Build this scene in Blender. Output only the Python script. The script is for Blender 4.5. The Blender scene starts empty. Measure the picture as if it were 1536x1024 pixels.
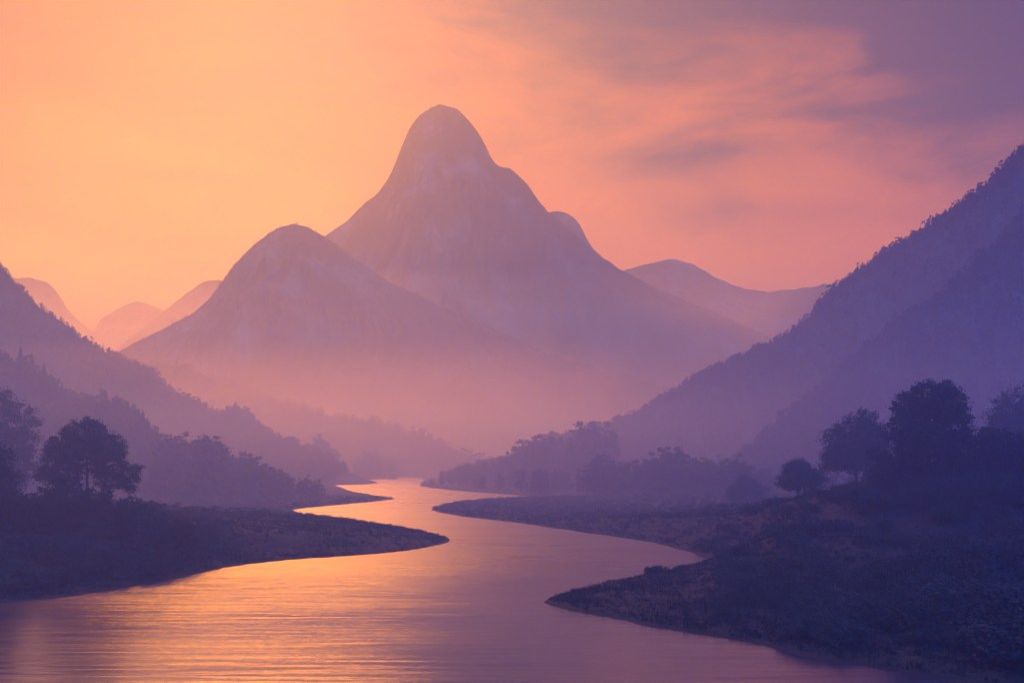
import bpy, math, random
import numpy as np

random.seed(7)
RNG = np.random.default_rng(11)
C = bpy.context.scene.collection
F = 38.0 / 36.0 * 1536.0      # focal length in photograph pixels
HY = 700.0                    # row of the horizon
CH = 12.0                     # camera height above the river


def P(px, py, d):
    return ((px - 768.0) / F * d, d, CH + (HY - py) / F * d)


def G(px, py):                # a point of the water level seen at that row
    d = F * CH / (py - HY)
    return ((px - 768.0) / F * d, d)


AIR = (7000.0, -3000.0, 10600.0, 1680.0)   # half width, back, front and top of the hazy air


# ------------------------------------------------------------------ noise
_perm = RNG.permutation(512)
_grad = RNG.normal(size=(512, 3))
_grad /= np.linalg.norm(_grad, axis=1)[:, None]


def perlin(x, y, z=0.0):
    x, y, z = np.broadcast_arrays(np.asarray(x, float), np.asarray(y, float), np.asarray(z, float))
    xi, yi, zi = np.floor(x).astype(int), np.floor(y).astype(int), np.floor(z).astype(int)
    xf, yf, zf = x - xi, y - yi, z - zi
    f = lambda t: t * t * t * (t * (t * 6 - 15) + 10)
    u, v, w = f(xf), f(yf), f(zf)
    out = 0.0
    for dx in (0, 1):
        for dy in (0, 1):
            for dz in (0, 1):
                h = _perm[(_perm[(_perm[(xi + dx) & 511] + yi + dy) & 511] + zi + dz) & 511]
                g = _grad[h]
                dot = g[..., 0] * (xf - dx) + g[..., 1] * (yf - dy) + g[..., 2] * (zf - dz)
                out = out + dot * (u if dx else 1 - u) * (v if dy else 1 - v) * (w if dz else 1 - w)
    return out


def fbm(x, y, z=0.0, o=5, r=0.5):
    s, a, f = 0.0, 1.0, 1.0
    for k in range(o):
        s = s + a * perlin(x * f + 17.3 * k, y * f - 9.1 * k, z * f + 3.7 * k)
        a *= r; f *= 2.03
    return s


def smooth(a, b, x):
    t = np.clip((x - a) / (b - a), 0, 1)
    return t * t * (3 - 2 * t)


# ------------------------------------------------------------------ mesh helpers
def mesh(name, V, Q, mats, smooth_shade=False, midx=None):
    V = np.asarray(V, dtype=np.float32).reshape(-1, 3)
    Q = np.asarray(Q, dtype=np.int32)
    k = Q.shape[1]
    me = bpy.data.meshes.new(name)
    me.vertices.add(len(V)); me.vertices.foreach_set('co', V.ravel())
    me.loops.add(Q.size); me.loops.foreach_set('vertex_index', Q.ravel())
    me.polygons.add(len(Q))
    me.polygons.foreach_set('loop_start', np.arange(0, Q.size, k, dtype=np.int32))
    me.polygons.foreach_set('loop_total', np.full(len(Q), k, dtype=np.int32))
    if not isinstance(mats, (list, tuple)):
        mats = [mats]
    for m in mats:
        me.materials.append(m)
    if smooth_shade:
        me.polygons.foreach_set('use_smooth', np.ones(len(Q), dtype=bool))
    me.update(); me.validate()
    return me


def obj(name, me, parent=None, **props):
    o = bpy.data.objects.new(name, me)
    C.objects.link(o)
    if parent is not None:
        o.parent = parent
    for k, v in props.items():
        if v is not None:
            o[k] = v
    return o


def thing(name, label, cat, loc, rz=0.0, sc=1.0, group=None):
    o = bpy.data.objects.new(name, None)
    C.objects.link(o)
    o.location = loc; o.rotation_euler = (0, 0, rz)
    o.scale = (sc, sc, sc) if not isinstance(sc, tuple) else sc
    o.empty_display_size = 0.5
    o['label'] = label; o['category'] = cat
    if group:
        o['group'] = group
    return o


def copy_thing(src, loc, rz, sc, label, group):
    r = src.copy(); C.objects.link(r)
    r.location = loc; r.rotation_euler = (0, 0, rz)
    r.scale = (sc, sc, sc) if not isinstance(sc, tuple) else sc
    r['label'] = label
    if group:
        r['group'] = group
    elif 'group' in r:
        del r['group']
    for ch in src.children:
        c = ch.copy(); C.objects.link(c); c.parent = r
    return r


# ------------------------------------------------------------------ materials
def new_mat(name):
    m = bpy.data.materials.new(name); m.use_nodes = True
    nt = m.node_tree
    return m, nt, nt.nodes['Principled BSDF']


def noise_mat(name, c1, c2, scale, rough=0.85, bump=0.0, c3=None, detail=6, vary=False, stretch=0):
    m, nt, b = new_mat(name)
    N, L = nt.nodes, nt.links
    tc = N.new('ShaderNodeTexCoord')
    n = N.new('ShaderNodeTexNoise'); n.inputs['Scale'].default_value = scale
    n.inputs['Detail'].default_value = detail; n.inputs['Roughness'].default_value = 0.62
    if stretch:
        mp = N.new('ShaderNodeMapping'); mp.inputs['Scale'].default_value = (1, 1, stretch)
        L.new(tc.outputs['Object'], mp.inputs['Vector']); L.new(mp.outputs[0], n.inputs['Vector'])
    else:
        L.new(tc.outputs['Object'], n.inputs['Vector'])
    r = N.new('ShaderNodeValToRGB'); L.new(n.outputs['Fac'], r.inputs['Fac'])
    r.color_ramp.elements[0].position = 0.36; r.color_ramp.elements[0].color = (*c1, 1)
    r.color_ramp.elements[1].position = 0.66; r.color_ramp.elements[1].color = (*c2, 1)
    if c3:
        e = r.color_ramp.elements.new(0.52); e.color = (*c3, 1)
    col = r.outputs['Color']
    if vary:
        oi = N.new('ShaderNodeObjectInfo')
        mr = N.new('ShaderNodeMapRange'); mr.inputs['To Min'].default_value = 0.75; mr.inputs['To Max'].default_value = 1.25
        L.new(oi.outputs['Random'], mr.inputs['Value'])
        mx = N.new('ShaderNodeVectorMath'); mx.operation = 'SCALE'
        L.new(col, mx.inputs[0]); L.new(mr.outputs['Result'], mx.inputs['Scale'])
        col = mx.outputs[0]
    L.new(col, b.inputs['Base Color'])
    b.inputs['Roughness'].default_value = rough
    b.inputs['Specular IOR Level'].default_value = 0.15
    if bump:
        bp = N.new('ShaderNodeBump'); bp.inputs['Strength'].default_value = bump
        bp.inputs['Distance'].default_value = 1.0
        n2 = N.new('ShaderNodeTexNoise'); n2.inputs['Scale'].default_value = scale * 5; n2.inputs['Detail'].default_value = 8
        L.new(tc.outputs['Object'], n2.inputs['Vector'])
        L.new(n2.outputs['Fac'], bp.inputs['Height']); L.new(bp.outputs['Normal'], b.inputs['Normal'])
    return m


M_LEAF = noise_mat('leaves', (0.028, 0.054, 0.056), (0.056, 0.092, 0.086), 0.8, 0.8, vary=True)
M_SHRUB = noise_mat('shrub_leaves', (0.024, 0.044, 0.044), (0.048, 0.074, 0.070), 1.1, 0.8, vary=True)
M_NEEDLE = noise_mat('needles', (0.020, 0.034, 0.030), (0.045, 0.060, 0.045), 1.0, 0.8, vary=True)
M_BARK = noise_mat('bark', (0.045, 0.036, 0.030), (0.11, 0.09, 0.075), 6.0, 0.9, bump=0.4)
M_WOOD = noise_mat('forest_leaves', (0.028, 0.040, 0.034), (0.080, 0.085, 0.060), 0.03, 0.85)
M_HILL = noise_mat('forest_floor', (0.035, 0.045, 0.035), (0.085, 0.080, 0.060), 0.02, 0.95, bump=0.5)
M_ROCK = noise_mat('mountain_slope', (0.022, 0.032, 0.034), (0.18, 0.175, 0.17), 0.006, 0.95, bump=0.6, c3=(0.065, 0.07, 0.068), detail=9, stretch=0.7)
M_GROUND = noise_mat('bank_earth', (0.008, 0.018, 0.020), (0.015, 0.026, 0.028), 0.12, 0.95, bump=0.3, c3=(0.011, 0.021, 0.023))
M_GRASS = noise_mat('grass_blades', (0.018, 0.030, 0.030), (0.032, 0.044, 0.042), 0.2, 0.85)


def water_mat():
    m, nt, b = new_mat('river_water')
    N, L = nt.nodes, nt.links
    b.inputs['Base Color'].default_value = (0.010, 0.020, 0.050, 1)
    b.inputs['Roughness'].default_value = 0.17
    b.inputs['IOR'].default_value = 1.36
    b.inputs['Specular IOR Level'].default_value = 0.6
    tc = N.new('ShaderNodeTexCoord')
    mp = N.new('ShaderNodeMapping'); mp.inputs['Scale'].default_value = (0.09, 0.85, 1.0)
    mp.inputs['Rotation'].default_value = (0, 0, math.radians(4))
    L.new(tc.outputs['Object'], mp.inputs['Vector'])
    n1 = N.new('ShaderNodeTexNoise'); n1.inputs['Scale'].default_value = 1.0; n1.inputs['Detail'].default_value = 7
    n1.inputs['Roughness'].default_value = 0.6; n1.inputs['Distortion'].default_value = 1.1
    L.new(mp.outputs['Vector'], n1.inputs['Vector'])
    mp2 = N.new('ShaderNodeMapping'); mp2.inputs['Scale'].default_value = (0.012, 0.05, 1.0)
    L.new(tc.outputs['Object'], mp2.inputs['Vector'])
    n2 = N.new('ShaderNodeTexNoise'); n2.inputs['Scale'].default_value = 1.0; n2.inputs['Detail'].default_value = 3
    L.new(mp2.outputs['Vector'], n2.inputs['Vector'])
    # calm and ruffled patches
    mr = N.new('ShaderNodeMapRange'); mr.inputs['From Min'].default_value = 0.35; mr.inputs['From Max'].default_value = 0.65
    mr.inputs['To Min'].default_value = 0.10; mr.inputs['To Max'].default_value = 0.18
    L.new(n2.outputs['Fac'], mr.inputs['Value'])
    # the reach above the spits is ruffled by the wind, the near water lies calmer
    sp = N.new('ShaderNodeSeparateXYZ'); L.new(tc.outputs['Object'], sp.inputs[0])
    far = N.new('ShaderNodeMapRange'); far.interpolation_type = 'SMOOTHSTEP'
    far.inputs['From Min'].default_value = 66; far.inputs['From Max'].default_value = 165
    far.inputs['To Min'].default_value = 0.0; far.inputs['To Max'].default_value = 1.0
    L.new(sp.outputs['Y'], far.inputs['Value'])
    ro = N.new('ShaderNodeMath'); ro.operation = 'MULTIPLY_ADD'; ro.inputs[1].default_value = 0.16
    L.new(far.outputs['Result'], ro.inputs[0]); L.new(mr.outputs['Result'], ro.inputs[2])
    L.new(ro.outputs[0], b.inputs['Roughness'])
    bd = N.new('ShaderNodeMath'); bd.operation = 'MULTIPLY_ADD'; bd.inputs[1].default_value = 0.30; bd.inputs[2].default_value = 0.06
    L.new(far.outputs['Result'], bd.inputs[0])
    bp = N.new('ShaderNodeBump'); bp.inputs['Strength'].default_value = 0.55; L.new(bd.outputs[0], bp.inputs['Distance'])
    L.new(n1.outputs['Fac'], bp.inputs['Height'])
    L.new(bp.outputs['Normal'], b.inputs['Normal'])
    return m


# ------------------------------------------------------------------ river outline and ground
SHORE = [(-300, 932), (0, 906), (60, 899), (130, 890), (190, 882), (230, 875), (300, 862), (340, 850), (400, 843), (450, 838), (510, 834),
         (560, 831), (610, 826), (650, 820), (682, 811), (668, 803), (640, 797), (600, 790), (560, 784), (520, 778), (480, 773),
         (450, 769), (436, 764), (470, 760), (510, 757), (560, 752.5), (597, 747.5), (565, 743), (530, 737), (505, 728), (490, 720),
         (500, 716), (560, 714.5), (620, 715), (640, 719), (625, 727), (650, 732), (700, 737), (760, 741), (800, 744), (760, 746.5),
         (710, 750), (670, 755), (640, 762.5), (660, 769), (700, 775), (750, 780.5), (800, 787), (850, 795), (900, 802),
         (950, 809), (1000, 819), (1040, 828), (1058, 837), (1040, 846), (1000, 853), (960, 863), (910, 874), (860, 884),
         (825, 892), (812, 901), (830, 910), (870, 918), (930, 931), (1010, 945), (1100, 962), (1250, 990), (1400, 1016), (1536, 1045),
         (1900, 1130)]
poly = [G(*p) for p in SHORE] + [(62, 15), (120, -400), (60, -900), (-160, -900), (-110, -300), (-75, 20)]
# rounded by subdividing
poly = np.array(poly)


def chaikin(p, n=1):
    for _ in range(n):
        q = np.roll(p, -1, 0)
        p = np.stack([0.8 * p + 0.2 * q, 0.2 * p + 0.8 * q], 1).reshape(-1, 2)
    return p


poly = chaikin(poly, 2)


def river_sd(x, y):
    """distance to the waterline, positive on land"""
    x = np.asarray(x, float); y = np.asarray(y, float)
    shp = x.shape
    x = x.ravel(); y = y.ravel()
    best = np.full(x.shape, 1e18); inside = np.zeros(x.shape, bool)
    for i in range(len(poly)):
        ax, ay = poly[i]; bx, by = poly[(i + 1) % len(poly)]
        ex, ey = bx - ax, by - ay
        t = np.clip(((x - ax) * ex + (y - ay) * ey) / (ex * ex + ey * ey + 1e-12), 0, 1)
        best = np.minimum(best, (x - ax - t * ex) ** 2 + (y - ay - t * ey) ** 2)
        c = ((ay > y) != (by > y)) & (x < ex * (y - ay) / (ey if abs(ey) > 1e-12 else 1e-12) + ax)
        inside ^= c
    s = np.sqrt(best)
    return np.where(inside, -s, s).reshape(shp)


KNOLLS = [(90, 140, 2.6, 24, 24), (-250, 170, 5, 70, 50), (1490, 128, 5.5, 30, 26), (1750, 170, 9, 70, 60), (1230, 150, 1.6, 22, 16),
          (330, 215, 0.9, 25, 22)]


def ground_h(x, y):
    x = np.asarray(x, float); y = np.asarray(y, float)
    # a wavering waterline
    wob = 1.3 * fbm(x / 9.0, y / 9.0, 1.0, 4) + 0.5 * fbm(x / 2.6, y / 2.6, 7.0, 2) + 2.2 * perlin(x / 40.0, y / 40.0, 5.0) * smooth(80, 400, y)
    sd = river_sd(x, y) + wob
    h = np.where(sd < 0, np.maximum(sd * 0.25, -3.0), 0.0)
    land = 0.28 * smooth(0, 2.2, sd) + 0.35 * smooth(3, 25, sd) + 1.6 * smooth(30, 160, sd)
    n = 0.22 * fbm(x / 6.0, y / 6.0, 2.0, 4) * smooth(0.5, 6, sd) + 1.2 * perlin(x / 60, y / 60, 3.0) * smooth(15, 80, sd)
    h = h + np.where(sd > 0, land + n, 0)
    for px, d, a, rx, ry in KNOLLS:
        cx = (px - 768) / F * d
        h = h + a * np.exp(-((x - cx) / rx) ** 2 - ((y - d) / ry) ** 2) * smooth(0, 14, sd)
    return h


def build_ground():
    rad = np.concatenate([[0.0], np.geomspace(8, 12000, 430)])
    th = np.concatenate([np.linspace(-math.pi, -0.62, 40)[:-1], np.linspace(-0.62, 0.62, 620), np.linspace(0.62, math.pi, 40)[1:-1]])
    R, T = np.meshgrid(rad, th, indexing='ij')
    # the sheet ends at the far walls of the air round the valley
    lim = np.minimum(AIR[0] * 0.98 / np.maximum(np.abs(np.sin(T)), 1e-6),
                     np.where(np.cos(T) > 0, AIR[2] * 0.98, -AIR[1] * 0.98) / np.maximum(np.abs(np.cos(T)), 1e-6))
    R = np.minimum(R, lim) + 1e-3 * np.arange(len(rad))[:, None]
    X, Y = R * np.sin(T), R * np.cos(T)
    Z = ground_h(X, Y)
    n, m = X.shape
    V = np.stack([X, Y, Z], -1).reshape(-1, 3)
    i, j = np.meshgrid(np.arange(n - 1), np.arange(m), indexing='ij')
    i = i.ravel(); j = j.ravel(); k = (j + 1) % m
    Q = np.stack([i * m + j, i * m + k, (i + 1) * m + k, (i + 1) * m + j], 1)
    # the centre ring collapses to a point far under water: drop it and close with the next ring
    Q = Q[i > 0]
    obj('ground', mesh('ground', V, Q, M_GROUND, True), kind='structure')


build_ground()
xs = np.linspace(-AIR[0] * .985, AIR[0] * .985, 41); ys = np.linspace(AIR[1] * .985, AIR[2] * .985, 41)
X, Y = np.meshgrid(xs, ys, indexing='ij')
V = np.stack([X, Y, X * 0], -1).reshape(-1, 3)
i, j = np.meshgrid(np.arange(40), np.arange(40), indexing='ij'); i = i.ravel(); j = j.ravel()
obj('water', mesh('water', V, np.stack([i * 41 + j, (i + 1) * 41 + j, (i + 1) * 41 + j + 1, i * 41 + j + 1], 1), water_mat()), kind='structure')


# ------------------------------------------------------------------ hills
class Ridge:
    """A hill from its crest line: points (column, row, distance). The slopes fall towards and away from the valley."""

    def __init__(self, pts, wf, wb, power=1.25, gully=0.10, gscale=1.0, seed=0.0, step=3.0, rows=70, rough=0.0, lift=0.0, round_=0.0):
        p = np.array(pts, float)
        px = np.arange(p[0, 0], p[-1, 0] + 0.01, step)
        # monotone smooth interpolation
        def ip(c):
            v = np.interp(px, p[:, 0], p[:, c])
            k = np.array([1, 2, 3, 2, 1.0]); k /= k.sum()
            vv = np.convolve(np.pad(v, 2, 'edge'), k, 'valid')
            return vv
        py = ip(1) + lift
        d = ip(2)
        self.px, self.d = px, d
        x = (px - 768) / F * d
        z = CH + (HY - py) / F * d
        z = z + rough * fbm(x / (rough * 6 + 1), seed + 0 * x, 0, 4)
        zmax = z.max()
        t = np.concatenate([-np.linspace(1, 0, rows // 2) ** 1.3, (np.linspace(0, 1, rows) ** 1.3)[1:]])
        Tt, PX = np.meshgrid(t, px)
        Zr = z[:, None]; D = d[:, None]
        wfac = 0.35 + 0.65 * np.clip(Zr / zmax, 0, 1)
        wid = np.where(Tt > 0, wf, wb) * wfac
        at = np.abs(Tt)
        prof = (1 - at) ** power * (1 - round_) + round_ * (1 - at ** 2.0)
        DD = D - Tt * wid
        Xw = (PX - 768) / F * D * (1 - 0.0 * Tt)
        # slopes run straight down the valley, not towards the camera
        Yw = D - Tt * wid
        base = -6.0
        H = (Zr - base) * prof + base
        bump = np.clip(at * 4, 0, 1) * np.clip((1 - at) * 3, 0, 1)
        L = (zmax + 1)
        sx = Xw / (L * 0.30 * gscale); 
        warp = 0.5 * perlin(Xw / L * 1.7, Yw / L * 1.7, seed + 4)
        g = np.abs(fbm(sx + warp, Yw / (L * 1.1 * gscale), seed, 5, 0.52))
        g2 = fbm(Xw / (L * 0.08), Yw / (L * 0.12), seed + 9, 4)
        H = H + (-(g - 0.12) * gully * 2.2 + g2 * gully * 0.22) * L * bump * np.clip((Zr - base) / zmax, 0, 1)
        # never above its own crest as seen from the valley
        self.X, self.Y, self.Z = Xw, Yw, H
        self.t = t

    def build(self, name, mat, **props):
        n, m = self.X.shape
        V = np.stack([self.X, self.Y, self.Z], -1).reshape(-1, 3)
        i, j = np.meshgrid(np.arange(n - 1), np.arange(m - 1), indexing='ij'); i = i.ravel(); j = j.ravel()
        Q = np.stack([i * m + j, i * m + j + 1, (i + 1) * m + j + 1, (i + 1) * m + j], 1)
        return obj(name, mesh(name, V, Q, mat, True), kind='structure', **props)

    def sample(self, u, t):
        """surface points at fractional column u (photo column) and slope position t"""
        n, m = self.X.shape
        a = np.clip((u - self.px[0]) / (self.px[1] - self.px[0]), 0, n - 1.001)
        b = np.clip(np.interp(t, self.t, np.arange(m)), 0, m - 1.001)
        i = a.astype(int); j = b.astype(int); fa = a - i; fb = b - j
        o = []
        for A in (self.X, self.Y, self.Z):
            o.append((A[i, j] * (1 - fa) + A[i + 1, j] * fa) * (1 - fb) + (A[i, j + 1] * (1 - fa) + A[i + 1, j + 1] * fa) * fb)
        return np.stack(o, -1)


# distant mountains
far_left = Ridge([(-260, 380, 7600), (-120, 430, 7600), (-20, 425, 7600), (20, 418, 7600), (42, 416, 7600), (66, 421, 7600), (82, 432, 7600), (100, 462, 7600),
                  (130, 492, 7600), (165, 515, 7600), (220, 540, 7600), (300, 600, 7600), (380, 690, 7600)], 1500, 1200, 1.1, 0.06, seed=3, rough=9)
far_mid = Ridge([(60, 640, 8400), (120, 540, 8400), (150, 478, 8400), (180, 461, 8400), (205, 451, 8400), (226, 457, 8400), (246, 466, 8400),
                 (280, 470, 8400), (340, 480, 8400), (420, 520, 8400), (520, 620, 8400), (600, 700, 8400)], 1400, 1200, 1.1, 0.06, seed=5)
dome = Ridge([(60, 640, 5600), (120, 580, 5600), (180, 520, 5600), (240, 472, 5600), (270, 447, 5600), (300, 425, 5600), (322, 419, 5600), (345, 422, 5600),
              (380, 440, 5600), (450, 500, 5600), (560, 620, 5600), (640, 700, 5600)], 1100, 1000, 1.15, 0.07, seed=8, rough=8)
far_right = Ridge([(700, 560, 7200), (800, 470, 7200), (880, 425, 7200), (940, 404, 7200), (980, 394, 7200), (1010, 387, 7200), (1040, 397, 7200), (1080, 420, 7200),
                   (1120, 434, 7200), (1160, 438, 7200), (1205, 431, 7200), (1260, 425, 7200), (1340, 440, 7200), (1450, 500, 7200), (1600, 620, 7200)], 1500, 1300, 1.15, 0.10, seed=12, rough=16)
shoulder = Ridge([(700, 480, 5300), (760, 380, 5300), (800, 330, 5300), (818, 320, 5300), (835, 316, 5300), (852, 320, 5300), (868, 333, 5300), (882, 362, 5300),
                  (905, 395, 5300), (950, 440, 5300), (1040, 520, 5300), (1150, 640, 5300), (1240, 700, 5300)], 900, 900, 1.15, 0.07, seed=15, round_=0.3)
peak = Ridge([(120, 690, 4700), (200, 620, 4700), (300, 510, 4700), (400, 420, 4700), (450, 382, 4700), (490, 352, 4700), (520, 332, 4700), (548, 304, 4700), (568, 290, 4700), (586, 262, 4700),
              (600, 226, 4700), (614, 192, 4700), (634, 169, 4700), (648, 161, 4700), (660, 157, 4700), (672, 159, 4700), (686, 164, 4700), (704, 181, 4700), (724, 210, 4700), (738, 240, 4700), (746, 250, 4700),
              (766, 253, 4700), (790, 275, 4700), (806, 300, 4700), (826, 322, 4700), (850, 340, 4680), (876, 362, 4660), (900, 383, 4640),
              (930, 404, 4600), (980, 430, 4550), (1040, 456, 4500), (1090, 476, 4450), (1140, 500, 4400), (1220, 540, 4300),
              (1340, 610, 4200), (1480, 700, 4100)], 1300, 1300, 1.2, 0.20, seed=21, step=2.5, rows=110, rough=7, round_=0.15)
second = Ridge([(-60, 700, 3300), (40, 610, 3300), (120, 560, 3300), (180, 524, 3300), (240, 494, 3300), (290, 468, 3300), (318, 442, 3300), (345, 404, 3300), (372, 373, 3300),
                (400, 350, 3300), (424, 337, 3300), (441, 334, 3300), (460, 338, 3300), (488, 354, 3300), (530, 384, 3300), (580, 419, 3250),
                (640, 446, 3200), (700, 475, 3150), (760, 505, 3100), (830, 534, 3050), (900, 554, 3000), (960, 567, 2950),
                (1010, 580, 2900), (1100, 615, 2850), (1250, 700, 2800)], 1100, 900, 1.2, 0.18, seed=33, step=2.5, rows=100, rough=4, round_=0.1, lift=2)
low_ridge = Ridge([(60, 560, 1900), (130, 548, 1850), (210, 545, 1800), (260, 550, 1760), (300, 560, 1720), (330, 573, 1700), (380, 588, 1660), (430, 605, 1600), (480, 620, 1540),
                   (530, 630, 1500), (580, 640, 1450), (640, 660, 1400), (690, 680, 1350), (740, 700, 1300), (790, 720, 1300)], 420, 400, 1.2, 0.10, seed=41, rows=60)
left_hill = Ridge([(-420, 250, 1250), (-200, 300, 1230), (-90, 335, 1210), (-30, 372, 1200), (0, 396, 1190), (16, 416, 1180), (36, 442, 1170), (60, 462, 1160), (95, 484, 1140), (120, 507, 1120), (140, 518, 1110),
                   (175, 537, 1080), (205, 548, 1060), (240, 568, 1040), (270, 597, 1010), (300, 610, 990), (330, 622, 960),
                   (360, 630, 940), (385, 640, 920), (410, 658, 890), (440, 672, 860), (480, 690, 830), (520, 706, 800), (560, 722, 780)], 430, 420, 1.15, 0.16, seed=52, rows=70)
near_left = Ridge([(-420, 430, 560), (-200, 480, 560), (-60, 530, 550), (0, 548, 545), (30, 556, 540), (60, 572, 530), (80, 590, 525), (110, 605, 520), (150, 618, 510), (190, 632, 500),
                   (215, 645, 490), (240, 668, 480), (270, 690, 465), (300, 702, 450), (340, 714, 440), (390, 726, 430)], 190, 190, 1.15, 0.08, seed=61, rows=50)
right_hill = Ridge([(610, 730, 810), (660, 722, 815), (700, 708, 820), (760, 696, 830), (800, 676, 840), (830, 664, 850), (880, 654, 860), (920, 642, 870), (950, 626, 880), (990, 606, 890),
                    (1030, 581, 900), (1070, 556, 910), (1110, 540, 920), (1150, 521, 930), (1190, 501, 940), (1215, 476, 945), (1240, 446, 950),
                    (1270, 416, 960), (1310, 391, 970), (1360, 361, 980), (1400, 335, 990), (1440, 306, 1000), (1480, 276, 1010),
                    (1500, 256, 1015), (1520, 236, 1020), (1536, 226, 1020), (1620, 160, 1040), (1750, 90, 1060), (1950, 40, 1080)], 470, 450, 1.12, 0.17, seed=72, rows=90)
right_spur = Ridge([(1040, 712, 560), (1100, 695, 570), (1150, 660, 580), (1200, 618, 590), (1250, 572, 600), (1290, 532, 610), (1340, 492, 620), (1400, 455, 630), (1450, 412, 640),
                    (1500, 362, 650), (1536, 322, 650), (1620, 250, 660), (1760, 170, 670), (1950, 120, 680)], 240, 260, 1.12, 0.16, seed=83, rows=70)

far_left.build('mountain', M_ROCK, label='faint rounded orange mountain just right of the steep left hillside')
far_mid.build('mountain', M_ROCK, label='faintest low rounded mountain in the gap on the glowing horizon')
dome.build('mountain', M_ROCK, label='small hazy dome leaning against the left of the middle hill')
far_right.build('mountain', M_ROCK, label='pale low hill far behind the right foot of the tallest mountain')
shoulder.build('mountain', M_ROCK, label='small rounded shoulder on the right flank of the tallest mountain')
peak.build('mountain', M_ROCK, label='tall steep round-topped purple mountain in the middle')
second.build('mountain', M_ROCK, label='smaller rounded purple mountain in front of the tall one')
low_ridge.build('hill', M_HILL, label='low misty wooded ridge running down to the river bend')
left_hill.build('hill', M_HILL, label='wooded hillside falling from the left edge of the valley')
near_left.build('hill', M_HILL, label='darker near slope with conifers at the left edge')
right_hill.build('hill', M_HILL, label='big dark wooded hillside rising to the right edge')
right_spur.build('hill', M_HILL, label='darkest wooded spur in front of the right hillside')
HILLS = [low_ridge, left_hill, near_left, right_hill, right_spur]


def ground_z(x, y):
    return float(ground_h(np.array([x]), np.array([y]))[0])


# ------------------------------------------------------------------ foliage
def leaf_quads(cent, size, rng, flat=0.0):
    n = len(cent)
    a = rng.normal(size=(n, 3)); a /= np.linalg.norm(a, axis=1)[:, None]
    b = rng.normal(size=(n, 3)); b -= (b * a).sum(1)[:, None] * a; b /= np.linalg.norm(b, axis=1)[:, None]
    s = size * rng.uniform(0.6, 1.35, (n, 1))
    a = a * s; b = b * s * 0.62
    V = np.stack([cent - a, cent - b * 0.9, cent + a, cent + b], 1).reshape(-1, 3)
    Q = np.arange(n * 4).reshape(n, 4)
    return V, Q


def crown_points(lobes, n, rng, clump=0.8, per=60, hollow=0.55):
    """leaf positions in clusters through the lobes: (x, y, z, rx, ry, rz)"""
    lobes = np.array(lobes, float)
    vol = lobes[:, 3] * lobes[:, 4] * lobes[:, 5]
    nc = max(4, n // per)
    pick = rng.choice(len(lobes), nc, p=vol / vol.sum())
    dirs = rng.normal(size=(nc, 3)); dirs /= np.linalg.norm(dirs, axis=1)[:, None]
    r = (hollow + (1 - hollow) * rng.random(nc) ** 0.7)
    cc = lobes[pick, :3] + dirs * r[:, None] * lobes[pick, 3:6]
    which = rng.integers(0, nc, n)
    sz = clump * rng.uniform(0.55, 1.3, nc)
    off = rng.normal(size=(n, 3)) * sz[which][:, None] * np.array([0.55, 0.55, 0.38])
    return cc[which] + off, cc


def tube(path, radii, sides=6):
    path = np.array(path, float); n = len(path)
    V, Q = [], []
    for i in range(n):
        d = path[min(i + 1, n - 1)] - path[max(i - 1, 0)]
        d = d / (np.linalg.norm(d) + 1e-9)
        u = np.cross(d, [0.31, 0.95, 0.05]); u /= np.linalg.norm(u) + 1e-9
        v = np.cross(d, u)
        for k in range(sides):
            a = 2 * math.pi * k / sides
            V.append(path[i] + radii[i] * (math.cos(a) * u + math.sin(a) * v))
    for i in range(n - 1):
        for k in range(sides):
            k2 = (k + 1) % sides
            Q.append((i * sides + k, i * sides + k2, (i + 1) * sides + k2, (i + 1) * sides + k))
    return np.array(V), np.array(Q)


def merge(parts):
    V, Q, o = [], [], 0
    for v, q in parts:
        V.append(v); Q.append(q + o); o += len(v)
    return np.concatenate(V), np.concatenate(Q)


def limb(a, b, r0, r1, rng, wig=0.12, n=6, sag=0.0):
    a = np.array(a, float); b = np.array(b, float)
    L = np.linalg.norm(b - a)
    ts = np.linspace(0, 1, n)
    off = np.cumsum(rng.normal(size=(n, 3)), 0) * wig * L / n
    off -= np.outer(ts, off[-1]); off -= np.outer(1 - ts, off[0])
    path = a + np.outer(ts, b - a) + off
    path[:, 2] += sag * L * np.sin(ts * math.pi)
    return path, np.linspace(r0, r1, n)


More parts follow.
